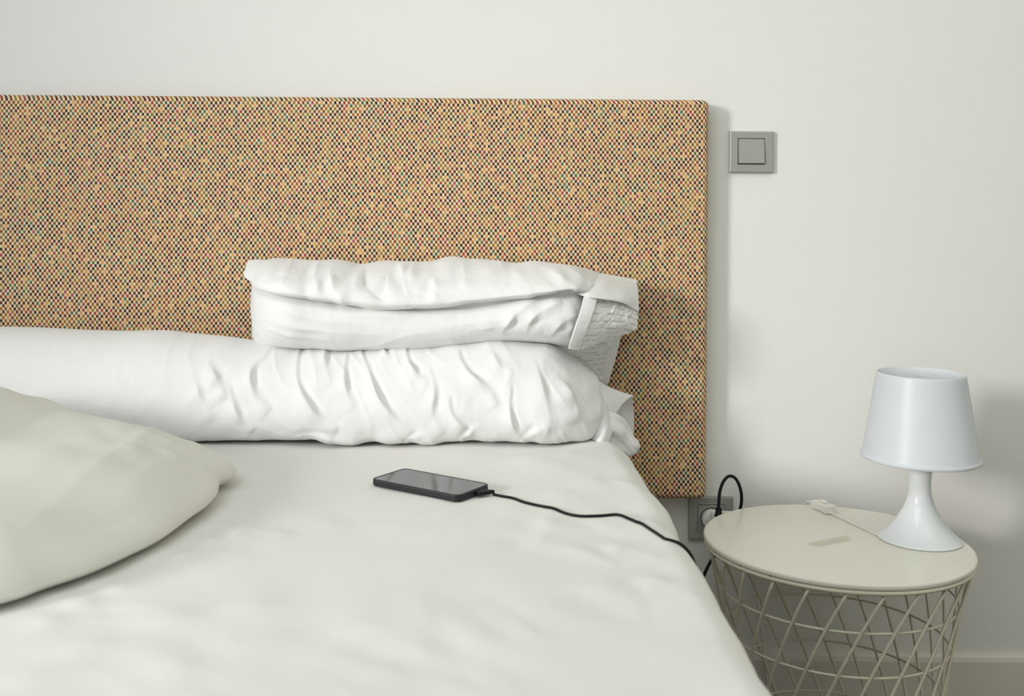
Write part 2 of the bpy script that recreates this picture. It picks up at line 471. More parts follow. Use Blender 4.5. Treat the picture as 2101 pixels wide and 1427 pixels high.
# ------------------------------------------------------------------ bed
BZ = .579
BX0, BX1, BYF = -1.11, .262, -2.0
bed = empty('bed', (-.43, -1.03, 0), 'double bed frame with mattress hidden under the white sheet', 'bed')
box('mattress', (BX0 + .02, BYF + .03, .33), (BX1 - .03, -.075, BZ - .022), M_mattress, bed, bev=.04, seg=4)
box('bed_base', (BX0 + .03, BYF + .04, .14), (BX1 - .04, -.075, .329), M_wood, bed, bev=.006)
for lx in (BX0 + .09, BX1 - .10):
    for ly in (BYF + .10, -.14):
        lathe('leg', [(.026, 0), (.030, .02), (.030, .139)], (lx, ly, 0), M_wood, bed, n=24)

# --- fitted sheet drawn over the mattress, falling over both long sides
def edge_x(y):
    """plan line of the right-hand mattress edge"""
    yy = [-2.0, -1.15, -.99, -.85, -.77, -.73, -.65, -.60, -.51, -.45, -.30, -.23, -.18, -.12, -.07]
    xx = [.268, .271, .275, .279, .275, .273, .280, .281, .272, .271, .274, .270, .262, .250, .236]
    return np.interp(y, yy, xx)
NU, NV = 420, 330
ys = np.linspace(-.07, BYF, NU)
G = np.zeros((NU, NV, 3))
Rr = .045
for i_, y in enumerate(ys):
    ex = float(edge_x(y)); 
    corner = max(0.0, (y + .16) / .09)     # the head-end corner is pulled down
    path = [(BX0 - .0, .30), (BX0 - .0, BZ - Rr)]
    for k in range(1, 9):
        a = PI - k / 8 * PI / 2; path.append((BX0 + Rr + Rr * math.cos(a), BZ - Rr + Rr * math.sin(a)))
    nflat = 30
    for k in range(1, nflat): path.append((BX0 + Rr + (ex - 2 * Rr - BX0) * k / nflat, BZ))
    for k in range(0, 11):
        a = PI / 2 - k / 10 * PI / 2; path.append((ex - Rr + Rr * math.cos(a), BZ - Rr + Rr * math.sin(a)))
    path += [(ex + .002, .45), (ex - .004, .38), (ex - .02, .27)]
    P = np.array(path); d = np.r_[0, np.cumsum(np.hypot(*np.diff(P, axis=0).T))]
    # more samples over the part in view
    t = np.linspace(0, 1, NV); s = d[-1] * t
    G[i_, :, 0] = np.interp(s, d, P[:, 0]); G[i_, :, 2] = np.interp(s, d, P[:, 1]); G[i_, :, 1] = y
N = grid_normals(G, False)
if N[NU // 2, NV // 2, 2] < 0: N = -N
X, Y, Z = G[..., 0], G[..., 1], G[..., 2]
side = np.clip((BZ - Z) / .05, 0, 1)
disp = .0035 * vnoise(X * 5 + 3, Y * 4, 1) + .0018 * vnoise(X * 13 + Y * 6, Y * 9 - X * 4, 2)
# long shallow drag folds running from the foot of the bed up to the right
a_ = math.radians(62); ua = X * math.cos(a_) - Y * math.sin(a_) * .55; ub = X * math.sin(a_) + Y * math.cos(a_)
m1 = np.clip((-.75 - Y) / .3, 0, 1) * np.clip((.25 - X) / .3, 0, 1)
disp += m1 * (.0038 * vnoise(ua * 12, ub * 1.6 + 9, 3) + .0008 * vnoise(ua * 30, ub * 3, 4))
def F_(pts): 
    return [tuple(on_plane(px, py, BZ).xy) for px, py in pts]
for pts, w_, am in (
    ([(1125, 1045), (1120, 1075), (1108, 1110), (1060, 1150)], .012, .0055),
    ([(1330, 1010), (1240, 985), (1160, 1010), (1080, 1020)], .016, .004),
    ([(1380, 1090), (1300, 1060), (1200, 1075)], .014, .005),
    ([(1370, 1150), (1280, 1120), (1180, 1130), (1100, 1180)], .018, .005),
    ([(1240, 920), (1130, 935), (1010, 950)], .012, .0035),
    ([(1450, 1230), (1330, 1190), (1180, 1220), (1040, 1300)], .020, .006),
    ([(620, 980), (520, 1000), (450, 1020)], .012, .003),
    ([(640, 1100), (520, 1090), (430, 1070)], .014, .004),
    ([(330, 1180), (420, 1120), (520, 1100)], .014, .004),
    ([(20, 1420), (200, 1330), (420, 1270), (640, 1250)], .020, .006),
    ([(250, 1427), (420, 1360), (700, 1300), (900, 1290)], .022, .006),
    ([(700, 1427), (880, 1340), (1100, 1290)], .022, .005),
    ([(980, 1020), (900, 1060), (760, 1080), (640, 1070)], .014, .003),
    ([(60, 1300), (180, 1240), (300, 1190)], .016, .005)):
    disp += fold(X, Y, F_(pts), w_ * 1.15, am * .72)
disp += side * (.005 * vnoise(Y * 9, Z * 3, 5) + .003 * vnoise(Y * 24, Z * 5, 6))
disp[:, :] *= np.clip((-.07 - Y) / .05 + .2, 0, 1)
# keep the mattress inside and the phone's place level
G += N * np.maximum(disp, -.010)[..., None]
sheet = grid_mesh('bed_sheet', G, M_sheet)
tag(sheet, 'rumpled white cotton sheet stretched over the mattress, under the phone', 'sheet')
SHEET = G; NU_S = NU

def sheet_row(y):
    f = (y - ys[0]) / (ys[-1] - ys[0]) * (NU_S - 1); i_ = max(0, min(NU_S - 2, int(f))); f -= i_
    return SHEET[i_] * (1 - f) + SHEET[i_ + 1] * f

def sheet_z(x, y):
    row = sheet_row(y); rr = row[row[:, 2] > BZ - .03]; o_ = np.argsort(rr[:, 0])
    return float(np.interp(x, rr[o_, 0], rr[o_, 2]))

# ------------------------------------------------------------------ long lower pillow
def XZ(pts, y):
    return [(at(px, py, y).x, at(px, py, y).z) for px, py in pts]
def c1(pts, y):   # points read in a 2.443x close-up whose corner is (480,500)
    return XZ([(480 + a / 2.443, 500 + b / 2.443) for a, b in pts], y)

top = [(-140, 668), (0, 670), (90, 671), (180, 674), (300, 680), (400, 690), (470, 697), (530, 703), (600, 708), (660, 710), (720, 708), (800, 703),
       (870, 698), (940, 691), (1000, 688), (1060, 687), (1105, 691), (1150, 712), (1190, 742), (1212, 768), (1230, 792), (1240, 812)]
net = []
def lower_section(x, zt, depth=1.0, y_f=-.285, zb=None):
    zb = BZ + .002 if zb is None else zb
    h = zt - zb
    yb = -.066; yf = yb + (y_f - .028 - yb) * depth
    w2 = yf - yb
    return [(x, yb + w2 * .25, zb - .001), (x, yb + w2 * .03, zb + h * .18), (x, yb + w2 * .0, zb + h * .52), (x, yb + w2 * .14, zb + h * .87),
            (x, yb + w2 * .40, zt), (x, yb + w2 * .68, zb + h * .945), (x, yb + w2 * .90, zb + h * .73), (x, yb + w2 * 1.0, zb + h * .42),
            (x, yb + w2 * .985, zb + h * .16), (x, yb + w2 * .89, zb + .003), (x, yb + w2 * .62, zb - .001)]
for s_ in (.15, .6, .9):   # left end, out of the picture
    zt = BZ + .17 * s_ + .01
    net.append(lower_section(-1.20 + .08 * s_ ** 2 * 2, zt, .5 + .5 * s_))
for px, py in top:
    p = at(px, py, -.175)
    k = 1.0
    if px > 1105: k = 1 - .42 * ((px - 1105) / 150) ** 2
    zb = None
    if px > 1200: zb = BZ + .002 + (px - 1200) / 52 * .045
    net.append(lower_section(p.x, p.z, k, zb=zb))
NU, NV = 620, 170
net = np.array(net)
# resample evenly by x so folds keep their width
A = cr(net, 900); xs = A[:, :, 0].mean(1); tx = np.linspace(xs[0], xs[-1], NU)
A2 = np.stack([np.stack([np.interp(tx, xs, A[:, j, k]) for k in range(3)], -1) for j in range(A.shape[1])], 1)
G = np.stack([cr(A2[i], NV, True) for i in range(NU)])
N = grid_normals(G, True)
if (N[NU // 2] * (G[NU // 2] - G[NU // 2].mean(0))).sum() < 0: N = -N
X, Y, Z = G[..., 0], G[..., 1], G[..., 2]
front = np.clip((-.13 - Y) / .05, 0, 1)
pt = np.clip((X + .70) / .35, .15, 1)
d1 = X * .80 + (Z - BZ) * .60; d2 = -X * .60 + (Z - BZ) * .80          # axes along / across the drag direction
d1_ = d1 + .02 * vnoise(X * 9, Z * 9, 10)
disp = .0045 * vnoise(X * 6 + 1, Z * 8, 11)
disp += front * pt * (.0022 * vnoise(d1_ * 18, d2 * 6, 12) + .0042 * ridged(d1_ * 17 + .8 * vnoise(X * 14, Z * 14, 19), d2 * 6, 16, 4) * (.5 + .5 * vnoise(X * 7, Z * 7, 17)) + .0015 * ridged(d1_ * 42, d2 * 12, 13, 3))
yr = -.27
LF = [
    ([(300, 530), (330, 680), (400, 790), (470, 860), (540, 900)], .0080, .0105),
    ([(610, 540), (680, 640), (740, 760), (830, 860), (910, 940)], .0080, .0115),
    ([(555, 560), (560, 650), (580, 730), (620, 800)], .0075, .0080),
    ([(850, 530), (875, 600), (920, 650), (980, 690)], .0070, .0085),
    ([(1120, 550), (1170, 640), (1260, 700), (1325, 790)], .0085, .0095),
    ([(1385, 690), (1378, 800), (1400, 900), (1450, 985)], .0065, .0090),
    ([(170, 540), (95, 640), (130, 740), (210, 810)], .0095, .0095),
    ([(0, 700), (50, 830), (130, 905)], .0080, .0080),
    ([(1080, 740), (1095, 830), (1160, 900), (1190, 950)], .0070, .0075),
    ([(1610, 640), (1690, 760), (1720, 880)], .0110, .0080),
    ([(1500, 560), (1540, 700), (1570, 860), (1540, 960)], .0120, .0060),
    ([(1750, 620), (1840, 740), (1830, 900)], .0100, .0085),
    ([(980, 620), (1010, 720), (1000, 830), (1060, 930)], .0085, .0060),
    ([(720, 510), (745, 560), (790, 600)], .0055, .0060),
    ([(440, 520), (450, 600), (500, 700)], .0085, .0060),
    ([(1270, 520), (1330, 610), (1400, 640)], .0100, .0045),
    ([(-130, 600), (-60, 680), (-10, 760)], .0110, .0080),
    ([(-190, 640), (-130, 760), (-60, 850)], .0110, .0060),
    ([(860, 985), (905, 945), (960, 930)], .0060, .0040),
    ([(1130, 990), (1180, 930), (1230, 880)], .0070, .0045),
    ([(1430, 990), (1500, 920), (1560, 880)], .0080, .0050),
    ([(300, 960), (420, 940), (560, 965), (700, 950)], .0080, .0040),
]
for pts, w_, am in LF:
    disp += front * fold(X, Z, c1(pts, yr), w_ * .50, am * .80, flip=-1, soft=4.2)
# gathers along the lower seam and puckers on top
seam = np.exp(-((Z - BZ - .012) / .018) ** 2) * front
disp += seam * pt * .005 * vnoise(X * 30, Z * 0 + 3, 14)
tops = np.exp(-((Y + .21) / .05) ** 2) * np.clip((Z - BZ - .10) / .04, 0, 1)
disp += tops * pt * .0035 * vnoise(X * 30 - Y * 8, Y * 9, 15)
endf = np.minimum(np.clip((X - X.min()) / .06, 0, 1), np.clip((X.max() - X) / .02, .2, 1))
disp *= endf
G2 = G + N * disp[..., None]
G2[..., 2] = np.maximum(G2[..., 2], BZ + .0012)
G2[..., 1] = np.minimum(G2[..., 1], -.052)
lp = empty('long_pillow', (-.43, -.18, BZ), 'long white crumpled pillow lying across the bed under the short pillow', 'pillow')
grid_mesh('pillow_body', G2, M_pillow, lp, closed_v=True, caps=True)
# loose open end of its pillowcase: rear flap with a peaked corner, front tail drooping over the mattress edge
def patch(pts_rows, nu=40, nv=40):
    P = np.array([[tuple(p) for p in row] for row in pts_rows])
    A = cr(P, nu); return np.stack([cr(A[i], nv) for i in range(nu)])
R_ = [[at(1235, 792, -.140), at(1268, 804, -.140), at(1297.5, 812, -.146)], [at(1238, 840, -.150), at(1272, 842, -.138), at(1300, 850, -.126)], [at(1240, 890, -.160), at(1275, 892, -.138), at(1299, 900, -.120)]]
sheet_solid('case_flap', patch(R_, 40, 40), .0022, M_pillow, lp)
R_ = [[at(1196, 752, -.165), at(1236, 786, -.172), at(1268, 801, -.160), at(1297.5, 811, -.149)], [at(1212, 790, -.205), at(1238, 808, -.204), at(1260, 817, -.188), at(1279, 826, -.173)],
      [at(1226, 826, -.225), at(1241, 836, -.218), at(1254, 842, -.207), at(1265, 845, -.196)], [at(1238, 856, -.226), at(1244, 860, -.222), at(1249, 863, -.217), at(1253, 864, -.213)]]
g = patch(R_, 50, 50)
u = np.linspace(0, 1, 50)[None, :]; v = np.linspace(0, 1, 50)[:, None]
g[..., 1] -= .004 * np.sin(u * PI) * (1 - v)
sheet_solid('case_flap', g, .0022, M_pillow, lp)
R_ = [[at(1216, 794, -.200), at(1230, 806, -.210), at(1242, 815, -.203)], [at(1216, 840, -.225), at(1240, 850, -.238), at(1254, 862, -.222)], [at(1212, 874, -.235), at(1238, 882, -.254), at(1255, 886, -.240)], [at(1206, 898, -.235), at(1228, 906, -.256), at(1247, 908, -.246)]]
sheet_solid('case_seam', patch(R_, 50, 20), .003, M_pillow, lp)
tl = [(1222, 866, -.222, .022, .022), (1240, 877, -.222, .026, .028), (1258, 888, -.215, .026, .028), (1272, 899, -.208, .024, .024), (1286, 911, -.204, .020, .019), (1296, 920, -.202, .0155, .018), (1303, 925, -.200, .010, .012), (1307, 928, -.199, .0015, .002)]
rows = []
ax = (at(1300, 925, -.2) - at(1225, 850, -.225)).normalized()
e1 = Vector((0, 1, 0)); e1 = (e1 - ax * e1.dot(ax)).normalized(); e2 = ax.cross(e1)
for px, py, y, a_, b_ in tl:
    c_ = at(px, py, y)
    rows.append([tuple(c_ + e1 * (a_ * .62 * math.cos(t)) + e2 * (b_ * math.sin(t))) for t in np.linspace(0, 2 * PI, 12, endpoint=False)])
A = cr(np.array(rows), 90); G = np.stack([cr(A[i], 110, True) for i in range(90)])
N = grid_normals(G, True)
if (N[40] * (G[40] - G[40].mean(0))).sum() < 0: N = -N
vv = np.linspace(0, 2 * PI, 110, endpoint=False)[None, :]; uu = np.linspace(0, 1, 90)[:, None]
G = G + N * ((1 - uu) * (.0035 * np.sin(vv * 5 + uu * 3) + .0020 * np.sin(vv * 9 - uu * 4 + 1)) * np.clip((1 - uu) * 5, 0, 1))[..., None]
grid_mesh('case_tail', G, M_pillow, lp, closed_v=True, caps=True)

# ------------------------------------------------------------------ short upper pillow
up = empty('short_pillow', (-.05, -.16, .74), 'short folded white pillow leaning on the headboard, on top of the long pillow', 'pillow')
# px, top, crease, bottom, depth factor
ST = [(517, 541, 580, 690, .25), (524, 538, 586, 705, .55), (535, 536, 592, 712, .75), (560, 534.5, 600, 716, .92), (600, 537, 606, 718, 1), (645, 540, 613, 720, 1), (680, 538, 618, 722, 1), (726, 544, 624, 722, 1),
      (775, 539, 629, 722, 1), (835, 540, 631, 722, 1), (880, 537, 632, 720, 1), (925, 531, 629, 716, 1), (965, 535, 624, 712, 1), (1004, 533, 620, 708, 1),
      (1055, 536, 612, 706, 1), (1115, 537, 604, 708, 1), (1150, 539, 599, 712, .98), (1180, 543, 597, 712, .92), (1210, 550, 606, 706, .80), (1245, 562, 618, 698, .62),
      (1275, 568, 624, 688, .45), (1294, 572, 627, 680, .30), (1303, 574.5, 629, 675, .16)]
net = []
for px, t, c, bt, k in ST:
    yb = -.060
    def Yk(a): return yb + (a - yb) * k
    yfL, yfU = Yk(-.272), Yk(-.285)
    zt = at(px, t, Yk(-.16)).z; zc = at(px, c, Yk(-.25)).z; zb = at(px, bt, Yk(-.25)).z
    xx = at(px, (t + c) / 2, Yk(-.22)).x
    up_h = zt - zc; lo_h = zc - zb
    crd = .020 * min(1, k * 1.3) if px < 1215 else .006
    net.append([(xx, Yk(-.12), zb + .006), (xx, yb, zb + .03), (xx, yb, (zt + zb) / 2), (xx, Yk(-.07), zt - .014), (xx, Yk(-.145), zt),
                (xx, Yk(-.215), zt - up_h * .17), (xx, Yk(-.265), zc + up_h * .50), (xx, yfU, zc + up_h * .18), (xx, yfU + .010, zc + .003), (xx, yfU + crd + .012, zc - .001),
                (xx, yfL + .006, zc - lo_h * .15), (xx, yfL, zc - lo_h * .45), (xx, yfL + .014, zc - lo_h * .78), (xx, Yk(-.215), zb)])
net = np.array(net)
NU, NV = 460, 190
A = cr(net, 900); xs = A[:, :, 0].mean(1); tx = np.linspace(xs[0], xs[-1], NU)
A2 = np.stack([np.stack([np.interp(tx, xs, A[:, j, k]) for k in range(3)], -1) for j in range(A.shape[1])], 1)
G = np.stack([cr(A2[i], NV, True) for i in range(NU)])
N = grid_normals(G, True)
if (N[NU // 2] * (G[NU // 2] - G[NU // 2].mean(0))).sum() < 0: N = -N
X, Y, Z = G[..., 0], G[..., 1], G[..., 2]
front = np.clip((-.13 - Y) / .05, 0, 1)
disp = .003 * vnoise(X * 7, Z * 9, 21) + front * (.0012 * vnoise(X * 22, Z * 16, 22) + .0022 * ridged(X * 9 + Z * 5, Z * 24 - X * 3, 23, 4) * (.6 + .4 * vnoise(X * 8, Z * 8, 26)))
yr = -.27
UF = [
    ([(380, 100), (395, 180), (440, 260)], .010, .0075), ([(455, 140), (500, 230), (570, 300)], .009, .0070),
    ([(640, 130), (670, 220), (760, 270), (860, 230)], .013, -.0090), ([(1000, 170), (1010, 240), (1000, 300)], .010, .0065),
    ([(1540, 120), (1640, 170), (1710, 220), (1745, 290)], .010, .0060), ([(1640, 110), (1780, 190), (1800, 250)], .010, .0050),
    ([(220, 110), (240, 180), (230, 230)], .010, .0045), ([(1130, 95), (1160, 180), (1120, 250)], .012, .0040), ([(800, 110), (850, 170), (930, 180)], .010, .0050),
    ([(1300, 100), (1400, 140), (1500, 210)], .012, .0035),
    ([(130, 300), (300, 350), (450, 385), (800, 400)], .0075, .0040), ([(140, 380), (300, 420), (500, 440), (820, 460)], .0065, .0042),
    ([(150, 430), (300, 465), (500, 485)], .0055, .0040), ([(420, 330), (700, 360), (1000, 350), (1200, 310)], .0090, .0035),
    ([(1340, 450), (1380, 390), (1440, 330), (1530, 280)], .0080, .0080), ([(1460, 450), (1490, 380), (1560, 330), (1650, 290)], .0080, .0080),
    ([(1590, 470), (1640, 400), (1730, 360)], .0070, .0065), ([(1180, 440), (1300, 420), (1420, 400)], .0080, .0040), ([(1680, 470), (1700, 420), (1740, 390)], .0060, .0050)]
for pts, w_, am in UF:
    disp += front * fold(X, Z, c1(pts, yr), w_ * .7, am * .75)
tops = np.clip((Z - .855) / .02, 0, 1)
disp += tops * .003 * vnoise(X * 26, Y * 8, 24)
disp *= np.minimum(np.clip((X - X.min()) / .03, .1, 1), np.clip((X.max() - X) / .03, .1, 1))
G2 = G + N * disp[..., None]
G2[..., 1] = np.minimum(G2[..., 1], -.052)
grid_mesh('pillow_body', G2, M_pillow, up, closed_v=True, caps=True)
# left-hand turned corner of the pillowcase
g = patch([[at(556, 534, -.150), at(530, 533, -.140), at(509, 534.5, -.130)], [at(556, 552, -.205), at(528, 552, -.185), at(504, 552, -.160)],
           [at(556, 572, -.240), at(530, 572, -.215), at(501.5, 566, -.180)], [at(560, 596, -.262), at(536, 588, -.235), at(517, 577, -.200)]], 30, 30)
sheet_solid('case_corner', g, .003, M_pillow, up)
# right-hand open end: top flap, stitched hem band and the printed inner cloth
g = patch([[at(1160, 556, -.120), at(1225, 560, -.128), at(1270, 567.5, -.128), at(1306, 574, -.118)],
           [at(1160, 572, -.180), at(1226, 578, -.208), at(1272, 586, -.186), at(1308.5, 596, -.160)],
           [at(1165, 592, -.205), at(1212, 598, -.250), at(1272, 608, -.226), at(1310, 620, -.190)],
           [at(1170, 600, -.205), at(1208, 609, -.268), at(1272, 619, -.236), at(1311, 640, -.200)]], 50, 60)
u = np.linspace(0, 1, 60)[None, :]; v = np.linspace(0, 1, 50)[:, None]
g[..., 1] += .004 * np.sin(u * 11 + v * 4) * v
sheet_solid('case_flap', g, .0022, M_pillow, up)

def uvpatch(name, rows, nu, nv, mat, parent, thick=.002, quilt=0., lab=None, inv=1):
    g = patch(rows, nu, nv)
    du = np.r_[0, np.cumsum(np.linalg.norm(np.diff(g[nu // 2], axis=0), axis=1))]
    dv = np.r_[0, np.cumsum(np.linalg.norm(np.diff(g[:, nv // 2], axis=0), axis=1))]
    if quilt:
        U, Vv = np.meshgrid(du, dv)
        q = vnoise(U * 90 + Vv * 60, Vv * 70, 31) * .35 + vnoise(U * 200 + Vv * 110, Vv * 120, 32) * .3 - .35 * np.exp(-((np.mod(Vv + .004 * U, .0125) - .00625) / .0018) ** 2) + .8 * ridged(U * 45 - Vv * 40, Vv * 28 + U * 20, 33, 5)
        Nn = grid_normals(g, False); g = g + Nn * (quilt * q)[..., None] * inv
    o = grid_mesh(name, g, mat, parent)
    me = o.data; uvl = me.uv_layers.new(name='UVMap')
    co = np.zeros(len(me.loops), int); me.loops.foreach_get('vertex_index', co)
    r_, c_ = co // nv, co % nv
    uvl.data.foreach_set('uv', np.stack([du[c_], .5 - dv[r_]], -1).astype(np.float32).ravel())
    md = o.modifiers.new('thickness', 'SOLIDIFY'); md.thickness = thick; md.offset = 0
    if lab: o['label'] = lab
    return o
# printed cloth, lit part
rows = [[at(1222, 613, -.247), at(1252, 613, -.230), at(1282, 618, -.212), at(1308, 631, -.192)],
        [at(1213, 640, -.268), at(1245, 640, -.250), at(1280, 645, -.226), at(1307.5, 654, -.198)],
        [at(1202, 668, -.274), at(1236, 667, -.255), at(1276, 668, -.228), at(1303, 673, -.198)],
        [at(1192, 692, -.268), at(1225, 690, -.245), at(1256, 685, -.222), at(1276, 686, -.195)],
        [at(1182, 715, -.240), at(1204, 711, -.228), at(1228, 702, -.205), at(1240, 698, -.185)]]
uvpatch('printed_cloth', rows, 120, 130, M_print, up, .002, .0028, 'puckered white cloth printed with tiny grey handwriting')
rows = [[at(1198, 607, -.262), at(1213, 607, -.258), at(1227, 607, -.250)],
        [at(1190, 640, -.286), at(1203, 640, -.282), at(1217, 640, -.276)],
        [at(1180, 670, -.290), at(1192, 670, -.286), at(1206, 670, -.281)],
        [at(1172, 695, -.282), at(1183, 696, -.278), at(1196, 696, -.272)],
        [at(1166, 714, -.262), at(1176, 716, -.258), at(1188, 717, -.252)]]
uvpatch('hem_band', rows, 40, 16, M_pillow, up, .003, 0)
# shaded part hanging down behind the long pillow, and its plain hem
rows = [[at(1128, 690, -.215), at(1190, 690, -.190), at(1230, 686, -.165), at(1258, 680, -.150)],
        [at(1132, 720, -.185), at(1194, 715, -.155), at(1228, 712, -.135), at(1252, 706, -.125)],
        [at(1185, 745, -.130), at(1208, 747, -.115), at(1230, 744, -.105), at(1246, 738, -.100)],
        [at(1200, 785, -.110), at(1216, 785, -.100), at(1230, 782, -.092), at(1240, 778, -.088)]]
uvpatch('printed_cloth', rows, 100, 80, M_print, up, .002, .0026, 'puckered white cloth printed with tiny grey handwriting')
rows = [[at(1250, 678, -.152), at(1263, 677, -.146), at(1277, 674, -.140)],
        [at(1246, 706, -.127), at(1258, 704, -.121), at(1271, 700, -.115)],
        [at(1240, 740, -.102), at(1250, 741, -.097), at(1261, 740, -.092)],
        [at(1230, 785, -.090), at(1238, 788, -.085), at(1246, 790, -.080)]]
uvpatch('case_hem', rows, 30, 12, M_pillow, up, .0025, 0)

# ------------------------------------------------------------------ duvet in the left foreground
B = [(482, 988), (474, 1003), (452, 1012), (446, 1036), (425, 1062), (395, 1084), (335, 1130), (270, 1164), (195, 1199), (100, 1232), (0, 1266)]
Bw = [tuple(on_plane(px, py, BZ).xy) for px, py in B]
Bw += [(-.56, -1.13), (-.70, -1.24), (-.86, -1.30), (-1.00, -1.27), (-1.075, -1.15), (-1.09, -.95), (-1.09, -.75), (-1.07, -.58), (-.98, -.45), (-.85, -.40), (-.72, -.385), (-.62, -.395), (-.54, -.42), (-.46, -.45), (-.39, -.475)]
C0 = np.array((-.72, -.78))
Bp = cr(np.array(Bw), 720, True)
ang = np.unwrap(np.arctan2(Bp[:, 1] - C0[1], Bp[:, 0] - C0[0])); rad = np.hypot(*(Bp - C0).T)
NT, NR = 560, 130
th = np.linspace(0, 2 * PI, NT)
if ang[-1] < ang[0]: ang, rad = ang[::-1], rad[::-1]
an = np.r_[ang - 2 * PI, ang, ang + 2 * PI]; rn = np.r_[rad, rad, rad]
Rt = np.interp(th, an, rn)
thc = th
def hgt(x, y):
    """puffed height of the bundle: high at the left, tapering to the tip"""
    t_ = (x - (-.36)) / (-.82 + .36)          # 0 at the tip .. 1 in the middle
    t_ = np.clip(t_, 0, 1.25)
    ridge = np.interp(x, [-1.2, -.95, -.82, -.70, -.60, -.52, -.46, -.42, -.38, -.33], [.160, .172, .170, .146, .112, .097, .084, .070, .058, .048])
    return ridge
s = np.linspace(0, 1, NR)
G = np.zeros((NT, 2 * NR, 3))
for j in range(2 * NR):
    if j < NR: q = s[j]; upper = True
    else: q = s[2 * NR - 1 - j]; upper = False
    if upper:
        rr = Rt * np.sin(q * PI / 2) ** .9; e = np.cos(q * PI / 2)
    else:
        rr = Rt * np.sin(q * PI / 2) ** .9; e = 0 * q
    G[:, j, 0] = C0[0] + rr * np.cos(th); G[:, j, 1] = C0[1] + rr * np.sin(th)
    if upper:
        rf = rr / Rt
        H = hgt(G[:, j, 0], G[:, j, 1])
        # distance to the rim in metres drives the rounding
        de = (Rt - rr)
        rw = np.interp(G[:, j, 0], [-.75, -.42], [.25, .10])
        prof = np.sqrt(np.clip(1 - (1 - np.clip(de / rw, 0, 1)) ** 2.4, 0, 1))
        lift = .016 * np.clip(1 - de / .05, 0, 1)
        G[:, j, 2] = BZ + .016 + (H - .016) * prof
    else:
        de = (Rt - rr)
        G[:, j, 2] = BZ + .0045 + .0115 * np.exp(-de / .012)
X, Y, Z = G[..., 0], G[..., 1], G[..., 2]
upm = np.zeros((1, 2 * NR)); upm[0, :NR] = 1
de = Rt[:, None] - np.hypot(X - C0[0], Y - C0[1])
k_ = upm * np.clip(de / .03, 0, 1)
disp = .012 * vnoise(X * 4.2 + 5, Y * 4.2, 41) + .004 * vnoise(X * 11, Y * 9, 42)
tipf = np.exp(-((X + .38) ** 2 + (Y + .58) ** 2) / .02)
disp += tipf * .003 * vnoise(X * 40, Y * 26, 43)
disp += -.010 * np.exp(-((X + .58) ** 2 / .012 + (Y + .70) ** 2 / .05))
disp += fold(X, Y, [(-.36, -.60), (-.41, -.63), (-.47, -.70)], .012, .004) + fold(X, Y, [(-.60, -.41), (-.63, -.46), (-.70, -.53)], .016, .006)
G[..., 2] += disp * k_
G[..., 2] = np.maximum(G[..., 2], BZ + .0045)
dv_ = grid_mesh('duvet', G, M_duvet, closed_v=False)
tag(dv_, 'thick off-white duvet bunched up at the left on the sheet', 'duvet')

# ------------------------------------------------------------------ phone
phc = Vector((-.057, CY + 1.5327, 0)); pa = -.6081
ux = Vector((math.cos(pa), math.sin(pa), 0)); uy = Vector((-ux.y, ux.x, 0))
zph = max(sheet_z((phc + ux * a + uy * b).x, (phc + ux * a + uy * b).y) for a in (-.07, -.035, 0, .035, .07) for b in (-.038, 0, .038)) + .0003
ph = empty('phone', (phc.x, phc.y, zph), 'black smartphone in a black case, lying face up on the sheet', 'phone')
def rslab(L, W, r, z0, z1, bev, nseg=8):
    """rounded-corner slab with softened edges, in phone coordinates"""
    def loop(L, W, r, z):
        out = []
        for cx_, cy_, a0 in ((L / 2 - r, W / 2 - r, 0), (-L / 2 + r, W / 2 - r, PI / 2), (-L / 2 + r, -W / 2 + r, PI), (L / 2 - r, -W / 2 + r, 1.5 * PI)):
            for k in range(nseg + 1):
                a = a0 + k / nseg * PI / 2; out.append((cx_ + r * math.cos(a), cy_ + r * math.sin(a), z))
        return out
    loops = [loop(L - 2 * bev, W - 2 * bev, r - bev, z0), loop(L - .6 * bev, W - .6 * bev, r - .3 * bev, z0 + bev * .3), loop(L, W, r, z0 + bev), loop(L, W, r, z1 - bev),
             loop(L - .6 * bev, W - .6 * bev, r - .3 * bev, z1 - bev * .3), loop(L - 2 * bev, W - 2 * bev, r - bev, z1)]
    return loops
def slab_obj(name, loops, mat, parent, origin, ex, ey, inset=None):
    n = len(loops[0]); V = []; Fc = []
    for lp_ in loops:
        for (a, b, c) in lp_: V.append(origin + ex * a + ey * b + Vector((0, 0, c)))
    m = len(loops)
    for i in range(m - 1):
        for k in range(n):
            k2 = (k + 1) % n; Fc.append((i * n + k, i * n + k2, (i + 1) * n + k2, (i + 1) * n + k))
    Fc.append(tuple(range(n - 1, -1, -1))); Fc.append(tuple((m - 1) * n + k for k in range(n)))
    return mesh(name, V, Fc, mat, parent, smooth=False)
o0 = Vector((phc.x, phc.y, zph))
# the case: tray with a raised lip
L0, W0 = .1565, .0805
lo = rslab(L0, W0, .0115, 0, .0100, .0022)
lip = rslab(L0 - .0044, W0 - .0044, .0095, 0, .0100, .0001)[-1]
well = [(a, b, .0080) for a, b, c in rslab(L0 - .0056, W0 - .0056, .0090, 0, .01, .0001)[-1]]
slab_obj('phone_case', lo[:-1] + [lip, well], M_case, ph, o0, ux, uy)
slab_obj('screen_glass', rslab(L0 - .0062, W0 - .0062, .0088, .0081, .0094, .0004), M_screen, ph, o0, ux, uy)
bm_d = Vector((0, 0, 0))
cam_hole = [o0 + ux * (-L0 / 2 + .0085) + uy * (.0 + .0035 * math.cos(a)) for a in (0,)]
lathe('camera_lens', [(.0001, 0), (.0019, 0), (.0019, .00025), (.0001, .0003)], o0 + ux * (-L0 / 2 + .0085) + Vector((0, 0, .0094)), M_black, ph, n=20)
